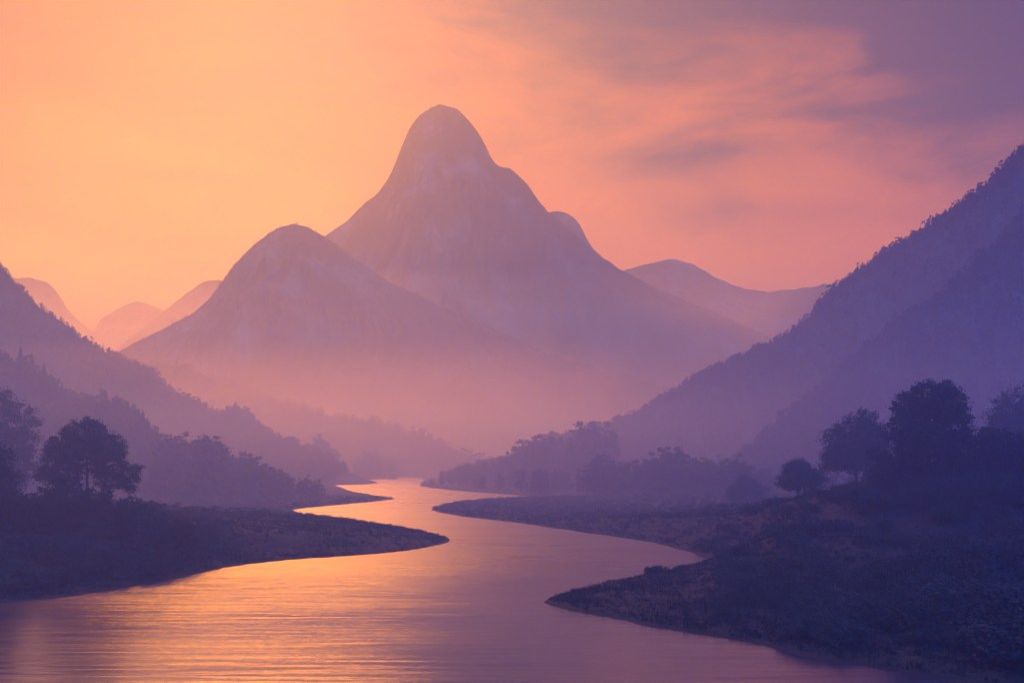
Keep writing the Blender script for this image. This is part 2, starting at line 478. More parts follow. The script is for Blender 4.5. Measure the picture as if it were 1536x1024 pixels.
def tree_meshes(name, lobes, height, rng, leaves, leaf, stems=1, r0=0.35, clump=0.9, per=60, mat=None, fork=0.28, spread=0.5, hollow=0.5, twigs=60, sides=6):
    pts, cc = crown_points(lobes, leaves, rng, clump, per, hollow)
    V, Q = leaf_quads(pts, leaf, rng)
    crown = mesh(name + '_crown', V, Q, mat or M_LEAF)
    parts = []
    lobes_a = np.array(lobes, float)
    joints = []
    for s in range(stems):
        ang = rng.uniform(0, 6.28) if stems == 1 else 2 * math.pi * s / stems + rng.uniform(-.4, .4)
        base = np.array([math.cos(ang), math.sin(ang), 0]) * (0.0 if stems == 1 else spread * 0.35) + [0, 0, -0.8]
        top = np.array([math.cos(ang) * spread * 1.6 * (stems > 1), math.sin(ang) * spread * (stems > 1), height * fork])
        path, rr = limb(base, top, r0 * 1.15, r0 * 0.8, rng, 0.10, 6)
        parts.append(tube(path, rr, 8)); joints.append((path[-1], r0 * 0.75))
    for k, lb in enumerate(lobes_a):
        jp = min(joints[:stems], key=lambda j: np.linalg.norm((j[0] - lb[:3])[:2]) + rng.uniform(0, 1))
        tgt = lb[:3] + np.array([0, 0, -0.15 * lb[5]])
        rl = jp[1] * rng.uniform(0.45, 0.75)
        path, rr = limb(jp[0] - [0, 0, 0.2], tgt, rl, rl * 0.35, rng, 0.22, 7, 0.05)
        parts.append(tube(path, rr, sides))
        for q in range(3, 7):
            joints.append((path[q], rr[q]))
    for c in cc[rng.permutation(len(cc))[:twigs]]:
        jp = min(joints, key=lambda j: np.linalg.norm(j[0] - c) + (2.0 if j[0][2] > c[2] else 0))
        path, rr = limb(jp[0], c, max(jp[1] * 0.45, 0.03), 0.015, rng, 0.25, 5, 0.04)
        parts.append(tube(path, rr, 4))
    v, q = merge(parts)
    trunk = mesh(name + '_trunk', v, q, M_BARK, True)
    return trunk, crown


def make_tree(name, label, loc, lobes, height, seed, leaves, leaf, group=None, cat='tree', **kw):
    rng = np.random.default_rng(seed)
    t, c = tree_meshes(name, lobes, height, rng, leaves, leaf, **kw)
    r = thing(name, label, cat, loc, group=group)
    obj('trunk' if cat == 'tree' else 'stem', t, r)
    obj('crown' if cat == 'tree' else 'foliage', c, r)
    return r


def px_lobes(bx, bz, d, spec, depth=1.0):
    """crown lobes given as (column, row, half width px, half height px, depth offset m) about a base at column bx, height bz"""
    out = []
    s = d / F
    for cx, cy, rx, ry, dy in spec:
        z = CH + (HY - cy) * s - bz
        out.append(((cx - bx) * s, dy, z, rx * s, rx * s * depth, ry * s))
    return out


def at(px, d):
    x = (px - 768) / F * d
    return x, d, ground_z(x, d)


# ---- the trees one can tell apart
# left bank
x, y, z = at(132, 150)
make_tree('broadleaf_tree', 'large dark many-stemmed tree above the bushes on the left bank', (x, y, z - .1),
          px_lobes(132, z, 150, [(125, 648, 30, 22, 0), (95, 672, 26, 24, -.6), (152, 668, 30, 24, .5), (120, 685, 36, 26, .8), (75, 692, 18, 20, .6),
                                 (172, 690, 24, 26, -.5), (192, 714, 20, 22, .4), (160, 716, 24, 20, 1.0), (98, 712, 22, 16, 0), (70, 712, 16, 14, .3)]),
          15, 101, 36000, 0.14, stems=4, r0=0.22, clump=0.62, per=70, spread=1.7, twigs=190, fork=0.42, hollow=0.5)
x, y, z = at(4, 235)
make_tree('broadleaf_tree', 'tall hazy tree cut by the left edge behind the dark bank', (x, y, z - .1),
          px_lobes(4, z, 235, [(0, 605, 32, 28, 0), (24, 640, 30, 34, 2), (-26, 640, 32, 40, -2), (4, 670, 44, 36, 0), (40, 690, 24, 30, 1), (-44, 690, 32, 40, 0), (10, 716, 44, 30, 1)]),
          22, 102, 26000, 0.25, r0=0.5, clump=1.3, per=70, hollow=0.3)
x, y, z = at(-12, 128)
make_tree('broadleaf_tree', 'dark tree mostly outside the left edge, its side just showing', (x, y, z - .1),
          px_lobes(-12, z, 128, [(-14, 690, 28, 26, 0), (-6, 720, 30, 28, .6), (-36, 715, 30, 40, -1), (-14, 745, 40, 22, 0)]),
          12, 103, 14000, 0.17, r0=0.3, clump=0.8, hollow=0.3)
# right bank
x, y, z = at(1400, 134)
make_tree('broadleaf_tree', 'tallest dark round tree rising from the thicket on the right bank', (x, y, z - .1),
          px_lobes(1400, z, 134, [(1398, 592, 34, 24, 0), (1370, 610, 28, 24, .6), (1424, 606, 28, 24, -.6), (1396, 622, 42, 24, .8), (1350, 634, 20, 18, -.4),
                                  (1440, 632, 22, 24, .4), (1362, 656, 26, 16, .6), (1428, 660, 30, 20, .2), (1396, 656, 34, 18, -.5), (1336, 648, 14, 14, 0)]),
          19, 104, 36000, 0.14, stems=3, r0=0.24, clump=0.6, per=70, spread=1.0, twigs=170, fork=0.5, hollow=0.45)
x, y, z = at(1290, 185)
make_tree('broadleaf_tree', 'hazy rounded tree just left of the tallest right bank tree', (x, y, z - .1),
          px_lobes(1290, z, 185, [(1296, 636, 28, 22, 0), (1262, 658, 24, 24, 1), (1310, 662, 26, 26, -1), (1282, 680, 40, 26, 0), (1256, 690, 22, 20, 1), (1316, 700, 28, 30, 0)]),
          17, 105, 27000, 0.19, stems=2, r0=0.3, clump=1.0, hollow=0.3)
x, y, z = at(1524, 215)
make_tree('broadleaf_tree', 'hazy tree half cut by the right edge behind the thicket', (x, y, z - .1),
          px_lobes(1524, z, 215, [(1524, 604, 30, 24, 0), (1506, 634, 26, 26, 1), (1548, 630, 34, 34, -1), (1522, 662, 44, 34, 0)]),
          22, 106, 20000, 0.23, r0=0.4, clump=1.2, hollow=0.3)
x, y, z = at(1202, 168)
make_tree('broadleaf_tree', 'small round tree standing alone left of the right thicket', (x, y, z - .1),
          px_lobes(1202, z, 168, [(1198, 704, 24, 17, 0), (1181, 719, 16, 15, .5), (1221, 718, 18, 15, -.5), (1200, 722, 30, 13, .3)]),
          8, 107, 14000, 0.14, stems=2, r0=0.15, clump=0.6, spread=0.4, fork=0.45, hollow=0.3, twigs=110)
x, y, z = at(1118, 275)
make_tree('broadleaf_tree', 'faint rounded tree left of the small lone tree', (x, y, z - .1),
          px_lobes(1118, z, 275, [(1120, 726, 18, 14, 0), (1106, 738, 16, 12, 1), (1134, 739, 17, 12, -1)]),
          8, 108, 9000, 0.21, r0=0.2, clump=0.9, hollow=0.3)

# ---- shrubs and thicket: (column, top row, half width px, distance, label)
SHR_L = [(22, 726, 36, 124, 'broad dark shrub on the left bank at the very edge'),
         (64, 724, 30, 130, 'dark shrub under the left side of the many-stemmed tree'),
         (102, 716, 30, 136, 'dark shrub right under the crown of the many-stemmed tree'),
         (146, 730, 28, 134, 'dark shrub under the drooping right side of the big left tree'),
         (194, 738, 28, 128, 'round dark shrub stepping down right of the big left tree'),
         (228, 758, 24, 126, 'low dark shrub next to the round one on the left bank'),
         (268, 776, 26, 130, 'separate small round shrub farther along the left bank'),
         (300, 800, 24, 132, 'last low shrub before the left spit turns grassy'),
         (340, 815, 26, 138, 'very low scrub at the root of the left spit'),
         (20, 790, 46, 112, 'wide dark shrub above the water in the lower left corner'),
         (90, 800, 44, 114, 'dark shrub near the water below the big left tree'),
         (160, 806, 42, 114, 'low dark shrub on the waterline right of the corner'),
         (228, 822, 36, 116, 'spreading low shrub on the waterline of the left bank'),
         (-30, 840, 50, 104, 'dark shrub half outside the lower left of the picture')]
SHR_R = [(1318, 704, 24, 132, 'dark bush at the upper left corner of the right thicket'),
         (1338, 662, 30, 132, 'dark bush under the left side of the tallest right tree'),
         (1376, 648, 34, 130, 'dense dark bush hiding the foot of the tallest right tree'),
         (1430, 646, 38, 128, 'dense dark bush right under the tallest tree crown'),
         (1474, 636, 30, 132, 'high bush right of the tallest tree'),
         (1512, 642, 36, 130, 'high dark bush at the right edge of the thicket'),
         (1290, 742, 30, 132, 'mid-height bush on the left slope of the right thicket'),
         (1338, 735, 40, 124, 'wide dark bush in the heart of the right thicket'),
         (1400, 715, 46, 120, 'big dark bush in front of the tallest tree'),
         (1466, 705, 46, 120, 'big dark bush below the right side of the thicket'),
         (1530, 710, 46, 118, 'big dark bush on the right picture edge'),
         (1252, 766, 30, 138, 'low bush stepping down left of the thicket'),
         (1226, 776, 22, 150, 'low bush at the foot of the small lone tree'),
         (1170, 782, 24, 156, 'low scrub just left of the small lone tree'),
         (1140, 782, 26, 160, 'low scrub on the far side of the right inlet'),
         (1100, 792, 28, 156, 'very low scrub above the right inlet'),
         (1066, 802, 22, 150, 'last low scrub at the end of the right inlet'),
         (985, 854, 13, 118, 'small tuft-like shrub alone on the near right spit'),
         (1385, 822, 52, 92, 'big nearest bush low in the right corner'),
         (1500, 800, 60, 88, 'black bush filling the lower right corner'),
         (1290, 868, 44, 98, 'low dark bush left of the big corner bush'),
         (1190, 872, 36, 104, 'low dark scrub in the middle of the near right spit'),
         (1420, 900, 60, 80, 'lowest dark bush at the water in the right corner'),
         (1560, 900, 60, 76, 'dark bush cut by the lower right corner'),
         (1100, 880, 26, 108, 'low scrub on the back of the near right spit'),
         (1320, 800, 40, 112, 'wide low bush below the right thicket'),
         (1240, 815, 34, 120, 'low bush spreading left below the right thicket')]
for k, (px, top, hw, d, lab) in enumerate(SHR_L + SHR_R):
    left = k < len(SHR_L)
    x, y, z = at(px, d)
    s = d / F
    H = CH + (HY - top) * s - z
    if H < 0.7:
        H = 0.7
    w = hw * s * 1.15
    rng = np.random.default_rng(300 + k)
    lob = []
    nl = 6
    for q in range(nl):
        a = 2 * math.pi * q / nl + rng.uniform(-.4, .4)
        hh = H * rng.uniform(0.62, 0.95)
        lob.append((math.cos(a) * w * .55, math.sin(a) * w * .5, hh * 0.62, w * .5, w * .5, hh * 0.5))
    lob.append((rng.uniform(-.15, .15) * w, 0, H * 0.68, w * .6, w * .5, H * 0.32))
    lob.append((0, 0, H * 0.3, w * .8, w * .7, H * 0.34))
    n = int(np.clip(2600 * w * H / 6, 3000, 16000))
    big = H > 7
    make_tree('bush' if big else 'shrub', lab, (x, y, z - 0.05), lob, H, 500 + k, n, 0.11 if H < 4 else 0.14,
              group='shrubs on the left bank' if left else 'shrubs and bushes on the right bank', cat='bush' if big else 'shrub', stems=3, r0=0.05 + H * 0.012,
              clump=0.42 + H * 0.04, per=55, mat=M_SHRUB, fork=0.2, spread=w * 0.3, hollow=0.25, twigs=30, sides=5)


# ---- low shrubs that run together over the near banks: kinds built once, then copied
SHK = []
for k in range(5):
    rng = np.random.default_rng(1200 + k)
    lob = []
    for q in range(6):
        a = 2 * math.pi * q / 6 + rng.uniform(-.4, .4)
        lob.append((math.cos(a) * .85, math.sin(a) * .8, rng.uniform(.45, 1.0), .75, .7, rng.uniform(.4, .7)))
    lob.append((rng.uniform(-.3, .3), 0, 1.35, .8, .7, .55)); lob.append((0, 0, .6, 1.3, 1.1, .7))
    SHK.append(tree_meshes('shrub', lob, 2.0, rng, 5200, 0.062, stems=3, r0=0.05, clump=0.34, per=50, mat=M_SHRUB, fork=0.2, spread=.5, hollow=0.2, twigs=16, sides=5))
_shf = {}


def put_shrub(px, d, H, wide, label, group):
    x, y, z = at(px, d)
    k = random.randrange(5)
    loc, rz, sc = (x, y, z - .06), random.uniform(0, 6.28), (H / 2 * wide, H / 2 * wide, H / 2)
    if k in _shf:
        copy_thing(_shf[k], loc, rz, sc, label, group)
        return
    r = thing('shrub', label, 'shrub', loc, rz, sc, group)
    obj('stem', SHK[k][0], r); obj('foliage', SHK[k][1], r)
    _shf[k] = r


random.seed(21)
n_ = 0
while n_ < 235:
    px = random.uniform(1080, 1600); d = random.uniform(52, 165)
    x, y, z = at(px, d)
    if z < .35 or px < 1050 + (d - 90) * .6:
        continue
    n_ += 1
    t_ = (px - 1080) / 500
    put_shrub(px, d, (random.uniform(.9, 1.7) + 2.6 * t_ * random.random()) * (0.6 if px < 1270 and d > 125 else 1), random.uniform(1.1, 1.7),
              'low dark shrub in the unbroken scrub covering the near right bank', 'scrub on the near right bank')
n_ = 0
while n_ < 60:
    px = random.uniform(-60, 330); d = random.uniform(100, 165)
    x, y, z = at(px, d)
    if z < .3:
        continue
    n_ += 1
    t_ = 1 - (px + 60) / 390
    put_shrub(px, d, random.uniform(.8, 1.4) + 2.2 * t_ * random.random(), random.uniform(1.1, 1.7),
              'low dark shrub in the unbroken scrub covering the near left bank', 'scrub on the near left bank')

# ------------------------------------------------------------------ tree kinds copied through the middle distance
def round_lobes(H, w, rng, n=7):
    out = []
    for q in range(n):
        a = 2 * math.pi * q / n + rng.uniform(-.5, .5)
        r = rng.uniform(.25, .55) * w
        out.append((math.cos(a) * r, math.sin(a) * r, H * rng.uniform(.42, .74), w * .42, w * .42, H * .17))
    out.append((rng.uniform(-.1, .1) * w, rng.uniform(-.1, .1) * w, H * .79, w * .58, w * .58, H * .17))
    out.append((0, 0, H * .56, w * .6, w * .6, H * .26))
    out.append((0, 0, H * .30, w * .85, w * .85, H * .22))
    for q in range(4):
        a = q * 1.57 + rng.uniform(-.4, .4)
        out.append((math.cos(a) * w * .55, math.sin(a) * w * .55, H * .18, w * .4, w * .4, H * .16))
    return out


def conifer_meshes(name, H, w, rng, n, leaf):
    tt = rng.random(n) ** 0.75
    layer = np.floor(tt * 13) / 13 + 0.03
    zz = H * (0.08 + 0.92 * (1 - tt))
    rad = w * (tt * 0.9 + 0.03) * (0.65 + 0.35 * ((tt * 13) % 1)) * rng.random(n) ** 0.45
    a = rng.uniform(0, 2 * math.pi, n)
    rad = rad * (0.85 + 0.25 * np.sin(a * 5 + np.floor(tt * 13) * 1.7))
    pts = np.stack([np.cos(a) * rad, np.sin(a) * rad, zz - rad * 0.25], -1)
    V, Q = leaf_quads(pts, leaf, rng)
    V[:, 2] = V[:, 2]
    crown = mesh(name + '_crown', V, Q, M_NEEDLE)
    path, rr = limb((0, 0, -0.6), (0, 0, H * 0.96), 0.22, 0.03, rng, 0.02, 7)
    v, q = tube(path, rr, 7)
    return mesh(name + '_trunk', v, q, M_BARK, True), crown


PROTO = []          # (trunk mesh, crown mesh, height)
for k in range(6):
    rng = np.random.default_rng(700 + k)
    H = 10.0
    w = [3.6, 3.0, 4.2, 2.6, 3.4, 4.6][k]
    t, c = tree_meshes('broadleaf_tree', round_lobes(H, w, rng, [6, 5, 8, 5, 7, 8][k]), H, rng, 2600, 0.25, r0=0.2, clump=0.6, per=34, hollow=0.3, twigs=14, sides=5)
    PROTO.append(('broadleaf_tree', t, c, H))
CON = []
for k in range(3):
    rng = np.random.default_rng(760 + k)
    t, c = conifer_meshes('conifer_tree', 10.0, [2.9, 3.3, 2.5][k], rng, 2400, 0.30)
    CON.append(('conifer_tree', t, c, 10.0))
_first = {}


def plant(kind, loc, H, wide, label, group, rz=None):
    name, t, c, h0 = kind
    s = H / h0
    rz = random.uniform(0, 6.28) if rz is None else rz
    sc = (s * wide, s * wide, s)
    key = t.name
    if key in _first:
        return copy_thing(_first[key], loc, rz, sc, label, group)
    r = thing(name, label, 'tree', loc, rz, sc, group)
    obj('trunk', t, r); obj('crown', c, r)
    _first[key] = r
    return r


ORD = ['first', 'second', 'third', 'fourth', 'fifth', 'sixth', 'seventh', 'eighth', 'ninth', 'tenth', 'eleventh', 'twelfth', 'thirteenth',
       'fourteenth', 'fifteenth', 'sixteenth', 'seventeenth', 'eighteenth', 'nineteenth', 'twentieth']


def row(tops, d0, d1, kinds, label, group, ridge=None, t=0.03, wide=1.0, hmin=3.0):
    """trees whose tops reach the given rows; on flat ground or on a hill's crest"""
    n = len(tops)
    for k, (px, top) in enumerate(tops):
        f = k / max(1, n - 1)
        d = d0 + (d1 - d0) * f + random.uniform(-8, 8)
        if ridge is not None:
            p = ridge.sample(np.array([float(px)]), np.array([t + random.uniform(0, .05)]))[0]
            x, y, z = p; d = y
        else:
            x = (px - 768) / F * d; y = d
            z = ground_z(x, y)
            for r in HILLS:
                z = max(z, hill_z(r, x, y))
        H = max(hmin, CH + (HY - top) / F * d - z)
        kd = random.choice(kinds)
        lab = label(k, n) if callable(label) else label
        plant(kd, (x, y, z - 0.15), H * 1.03, wide * random.uniform(.85, 1.2), lab, group)


def hill_z(r, x, y):
    px = x / max(y, 1) * F + 768
    # columns are laid out at constant X per crest column; find the crest column whose X matches
    xs = r.X[:, 0]
    if x < xs[0] or x > xs[-1]:
        return -99
    i = int(np.clip(np.searchsorted(xs, x), 1, len(xs) - 1))
    yy = r.Y[i][::-1]; zz = r.Z[i][::-1]
    if y < yy[0] or y > yy[-1]:
        return -99
    return float(np.interp(y, yy, zz))


# left: conifers on the near slope
row([(3, 519), (18, 530), (31, 520), (41, 536), (52, 532), (68, 546), (80, 566)], 540, 530, CON,
    lambda k, n: ORD[k].capitalize() + ' of the pointed conifers on the near left slope from the left edge', 'conifers on the near left slope', near_left, 0.0, 1.15)
row([(-14, 528), (11, 545), (84, 575), (96, 574), (106, 580), (118, 590), (130, 596), (142, 590), (152, 583), (162, 585), (175, 592), (186, 596), (196, 602), (206, 606),
     (216, 614), (226, 628), (234, 640), (240, 652), (250, 668)], 540, 480, PROTO[:3] + CON,
    lambda k, n: ORD[k] + ' tree along the near left crest, counted from the left', 'trees along the near left crest', near_left, 0.0, 1.05)
# left: the wood at the foot of the slope
row([(248, 664), (262, 652), (276, 648), (292, 656), (304, 650), (314, 652), (322, 660), (332, 672), (342, 686), (352, 684), (364, 674), (374, 678),
     (388, 684), (400, 690), (412, 696), (424, 704), (436, 712), (450, 716), (462, 711), (476, 716)], 410, 400, PROTO,
    lambda k, n: ORD[k] + ' tree from the left in the hazy row on the far left bank', 'hazy row of trees on the far left bank', None, 0, 1.1)
fill = 'blurred tree in the hazy wood behind the left bank that melts into its neighbours'
for k in range(46):
    px = random.uniform(150, 480); d = random.uniform(415, 470)
    x = (px - 768) / F * d
    if float(river_sd(np.array([x]), np.array([d]))[0]) < 12:
        continue
    z = max(ground_z(x, d), max(hill_z(r, x, d) for r in HILLS))
    top = np.interp(px, [150, 200, 250, 310, 350, 400, 450, 490], [660, 668, 672, 664, 696, 700, 720, 726])
    H = float(np.clip(CH + (HY - top) / F * d - z, 4, 13)) * random.uniform(.75, 1)
    plant(random.choice(PROTO), (x, d, z - .15), H, 1.15, fill, 'blurred wood behind the left bank')
# clumps on the left hill crest
row([(336, 612), (346, 606), (356, 603), (368, 608), (380, 616), (390, 628), (400, 640)], 930, 900, PROTO,
    lambda k, n: ORD[k] + ' tree of the bulging clump where the left hillside steps down', 'clump on the left hillside step', left_hill, 0.0, 1.2)
row([(428, 662), (440, 655), (455, 668), (468, 664), (481, 649), (494, 666), (508, 682)], 960, 980, PROTO,
    lambda k, n: ORD[k] + ' tree from the left in the faint clump before the low ridge', 'faint clump before the low ridge', None, 0, 1.1)
row([(536, 690), (548, 676), (560, 672), (572, 680), (588, 692)], 1080, 1100, PROTO,
    lambda k, n: ORD[k] + ' tree of the faintest small clump left of the river bend', 'faintest clump by the river bend', None, 0, 1.2)
# right: treeline along the foot of the big hillside
row([(648, 716), (662, 706), (676, 702), (690, 694), (700, 693), (712, 697), (726, 690), (740, 688), (752, 684), (764, 674), (776, 664), (790, 655),
     (804, 652), (818, 646), (832, 650)], 700, 640, PROTO,
    lambda k, n: ORD[k] + ' tree from the tip of the far right point', 'trees on the far right point', None, 0, 1.05)
row([(846, 650), (858, 656), (870, 640), (878, 630), (888, 642), (900, 640), (914, 634)], 640, 640, PROTO + CON[:1],
    lambda k, n: ORD[k] + ' tree above the end of the far right point, beside the tall one', 'tall trees where the hillside meets the point', None, 0, .95)
row([(880, 694), (892, 684), (904, 680), (918, 686), (934, 698), (950, 686), (964, 684), (980, 678), (994, 672), (1006, 668), (1020, 676), (1036, 678),
     (1052, 690), (1066, 686), (1080, 688), (1096, 684), (1108, 680), (1122, 690), (1136, 700)], 450, 380, PROTO,
    lambda k, n: ORD[k] + ' tree from the left in the dark row across the right meadow', 'dark row across the right meadow', None, 0, 1.15)
fill = 'blurred tree among the dim wood below the right hillside that melts into its neighbours'
for k in range(70):
    px = random.uniform(690, 1240); d = random.uniform(470, 600)
    x = (px - 768) / F * d
    if float(river_sd(np.array([x]), np.array([d]))[0]) < 12:
        continue
    z = max(ground_z(x, d), max(hill_z(r, x, d) for r in HILLS))
    top = np.interp(px, [690, 760, 830, 1240], [716, 700, 684, 684])
    H = float(np.clip(CH + (HY - top) / F * d - z, 5, 12)) * random.uniform(.75, 1)
    plant(random.choice(PROTO), (x, d, z - .15), H, 1.15, fill, 'dim wood below the right hillside')
for k in range(26):
    px = random.uniform(1130, 1560); d = random.uniform(270, 420)
    x = (px - 768) / F * d
    if float(river_sd(np.array([x]), np.array([d]))[0]) < 12:
        continue
    z = max(ground_z(x, d), max(hill_z(r, x, d) for r in HILLS))
    plant(random.choice(PROTO), (x, d, z - .15), random.uniform(7, 12), 1.1,
          'soft dark tree half hidden in haze behind the right thicket', 'hazy trees behind the right thicket')


# ------------------------------------------------------------------ woods on the hills (uncountable)
def low_tree(rng, H, w, n, leaf, conifer=False):
    if conifer:
        tt = rng.random(n) ** .7
        rad = w * tt * rng.random(n) ** .4; a = rng.uniform(0, 6.283, n)
        pts = np.stack([np.cos(a) * rad, np.sin(a) * rad, H * (1.0 - 0.92 * tt)], -1)
    else:
        pts, _ = crown_points(round_lobes(H, w, rng, 4), n, rng, 0.9, 9, 0.35)
    return leaf_quads(pts, leaf, rng)


LOW = [low_tree(np.random.default_rng(900 + k), 1.0, [.42, .36, .5, .34, .32][k], 76, 0.085, k == 4) for k in range(5)]
for k in range(4):          # keep clumps in proportion to a unit tree
    rng = np.random.default_rng(950 + k)
    pts, _ = crown_points(round_lobes(1.0, [.42, .36, .5, .34][k], rng, 4), 70, rng, 0.10, 9, 0.35)
    LOW[k] = leaf_quads(pts, 0.085, rng)


def wood(name, ridge, n, hmin, hmax, u0, u1, label, tmax=0.8, crest=0.25, seed=1, kinds=(0, 1, 2, 3, 4), clump=1.0):
    rng = np.random.default_rng(seed)
    u = rng.uniform(u0, u1, n)
    t = rng.random(n) * tmax
    nc = int(n * crest)
    t[:nc] = rng.uniform(-0.02, 0.04, nc)
    pos = ridge.sample(u, t)
    keep = pos[:, 2] > 1.0
    dens = perlin(pos[:, 0] / 60, pos[:, 1] / 60, seed) + 0.35 * clump
    keep &= (dens > rng.uniform(-.3, .25, n)) | (rng.random(n) < 0.25)
    pos = pos[keep]; n = len(pos)
    H = hmin + (hmax - hmin) * rng.random(n) ** 1.6
    H = H * (1 + 0.55 * perlin(pos[:, 0] / 35, pos[:, 1] / 35, seed + 2) + 0.6 * perlin(pos[:, 0] / 13, pos[:, 1] / 90, seed + 5))
    H = np.maximum(H, hmin * 0.4)
    pr = np.array([1.0 if k < 4 else 3.2 for k in kinds]); which = rng.choice(kinds, n, p=pr / pr.sum())
    Vs, Qs, o = [], [], 0
    for k in kinds:
        V, Q = LOW[k]
        idx = np.where(which == k)[0]
        if not len(idx):
            continue
        a = rng.uniform(0, 6.283, len(idx)); ca, sa = np.cos(a)[:, None], np.sin(a)[:, None]
        h = H[idx][:, None]
        x = (V[None, :, 0] * ca - V[None, :, 1] * sa) * h + pos[idx, 0][:, None]
        y = (V[None, :, 0] * sa + V[None, :, 1] * ca) * h + pos[idx, 1][:, None]
        z = V[None, :, 2] * h + pos[idx, 2][:, None] - 0.05 * h
        Vv = np.stack([x, y, z], -1).reshape(-1, 3)
        Qq = (Q[None] + (np.arange(len(idx)) * len(V))[:, None, None]).reshape(-1, 4) + o
        o += len(Vv)
        Vs.append(Vv); Qs.append(Qq)
    return obj(name, mesh(name, np.concatenate(Vs), np.concatenate(Qs), M_WOOD), kind='stuff', label=label, category='wood')


wood('forest', right_hill, 12000, 4, 9.5, 640, 1720, 'dark wood covering the big right hillside up to its ragged crest', 0.75, 0.2, 1)
wood('forest', right_spur, 5200, 4, 9, 1080, 1720, 'darkest wood on the spur in front of the right hillside', 0.85, 0.12, 2)
wood('forest', left_hill, 7000, 4, 9.5, -150, 520, 'hazy wood covering the slope that falls from the left edge', 0.75, 0.12, 3)
wood('forest', near_left, 2200, 5, 9, -120, 380, 'dark wood on the near slope under the conifers at left', 0.8, 0.2, 4)
wood('forest', low_ridge, 4500, 5, 13, 100, 780, 'faint wood on the low ridge running down to the river bend', 0.7, 0.07, 5, (0, 1, 2, 3))
wood('forest', second, 9000, 4, 11, 200, 1080, 'fine fringe of trees on the smaller rounded mountain', 0.5, 0.10, 6, (0, 1, 2, 3), 1.6)
wood('forest', peak, 5000, 4, 11, 500, 1180, 'tiny trees bristling along the tall mountain crest', 0.12, 0.25, 7, (0, 1, 2, 3), 1.6)


def undergrowth():
    rng = np.random.default_rng(55)
    n = 16000
    px = rng.uniform(-80, 1620, n); d = 165 * (5.2 ** rng.random(n))
    x = (px - 768) / F * d; y = d
    sd = river_sd(x, y)
    k = (sd > 6) & (perlin(x / 22, y / 22, 4) + 0.25 * smooth(10, 60, sd) > rng.uniform(-.1, .45, n))
    x, y, sd = x[k], y[k], sd[k]
    z = ground_h(x, y); n = len(x)
    H = rng.uniform(.8, 2.6, n) * (0.35 + 0.65 * smooth(5, 60, sd)) * (1 + .6 * perlin(x / 12, y / 12, 8))
    Vs, Qs, o = [], [], 0
    for q in range(4):
        V, Q = LOW[q]
        idx = np.where(np.arange(n) % 4 == q)[0]
        h = H[idx][:, None]; a = rng.uniform(0, 6.283, len(idx)); ca, sa = np.cos(a)[:, None], np.sin(a)[:, None]
        X = (V[None, :, 0] * ca - V[None, :, 1] * sa) * h * 2.2 + x[idx][:, None]
        Y = (V[None, :, 0] * sa + V[None, :, 1] * ca) * h * 2.2 + y[idx][:, None]
        Z = (V[None, :, 2] - .12) * h + z[idx][:, None]
        Vs.append(np.stack([X, Y, Z], -1).reshape(-1, 3))
        Qs.append((Q[None] + (np.arange(len(idx)) * len(V))[:, None, None]).reshape(-1, 4) + o)
        o += len(Vs[-1])
    obj('undergrowth', mesh('undergrowth', np.concatenate(Vs), np.concatenate(Qs), M_WOOD), kind='stuff',
        label='tangled low undergrowth over the valley meadows', category='undergrowth')


undergrowth()


# ------------------------------------------------------------------ grass along the banks
def grass():
    rng = np.random.default_rng(77)
    n = 125000
    px = rng.uniform(-60, 1600, n)
    d = 42 * (10.0 ** rng.random(n))
    x = (px - 768) / F * d; y = d
    sd = river_sd(x, y)
    k = (sd > 0.4) & (sd < 60) & (rng.random(n) < np.clip(1.2 - sd / 70, .2, 1)) & (perlin(x / 7, y / 7, 9) > rng.uniform(-.5, .3, n))
    x, y, sd = x[k], y[k], sd[k]
    z = ground_h(x, y)
    k = z > 0.12
    x, y, z = x[k], y[k], z[k]; n = len(x)
    per = 6
    H = rng.uniform(.14, .42, n) * (1 + .5 * perlin(x / 15, y / 15, 2)) * (0.8 + y / 300)
    a = rng.uniform(0, 6.283, (n, per)); r = rng.uniform(0, .35, (n, per)) * (0.7 + y[:, None] / 200)
    bx = x[:, None] + np.cos(a) * r; by = y[:, None] + np.sin(a) * r
    b = rng.uniform(0, 6.283, (n, per)); w = 0.045 * (0.6 + y[:, None] / 130)
    hh = H[:, None] * rng.uniform(.6, 1.1, (n, per)); lean = rng.normal(size=(n, per, 2)) * .25 * hh[..., None]
    zb = np.broadcast_to(z[:, None] - .05, bx.shape)
    p0 = np.stack([bx - np.cos(b) * w, by - np.sin(b) * w, zb], -1)
    p1 = np.stack([bx + np.cos(b) * w, by + np.sin(b) * w, zb], -1)
    p2 = np.stack([bx + lean[..., 0], by + lean[..., 1], zb + hh], -1)
    V = np.stack([p0, p1, p2], 2).reshape(-1, 3)
    Q = np.arange(len(V)).reshape(-1, 3)
    obj('grass', mesh('grass', V, Q, M_GRASS), kind='stuff', label='rough low grass and sedge along the river banks', category='grass')


grass()


# ------------------------------------------------------------------ haze and valley mist
def volume_mat(name, density, color, aniso):
    m = bpy.data.materials.new(name); m.use_nodes = True
    nt = m.node_tree; nt.nodes.clear()
    o = nt.nodes.new('ShaderNodeOutputMaterial'); v = nt.nodes.new('ShaderNodeVolumePrincipled')
    v.inputs['Density'].default_value = density
    v.inputs['Color'].default_value = (*color, 1)
    v.inputs['Anisotropy'].default_value = aniso
    v.inputs['Absorption Color'].default_value = (0.9, 0.9, 0.9, 1)
    nt.links.new(v.outputs[0], o.inputs['Volume'])
    m.cycles.volume_sampling = 'DISTANCE' if hasattr(m.cycles, 'volume_sampling') else None
    return m


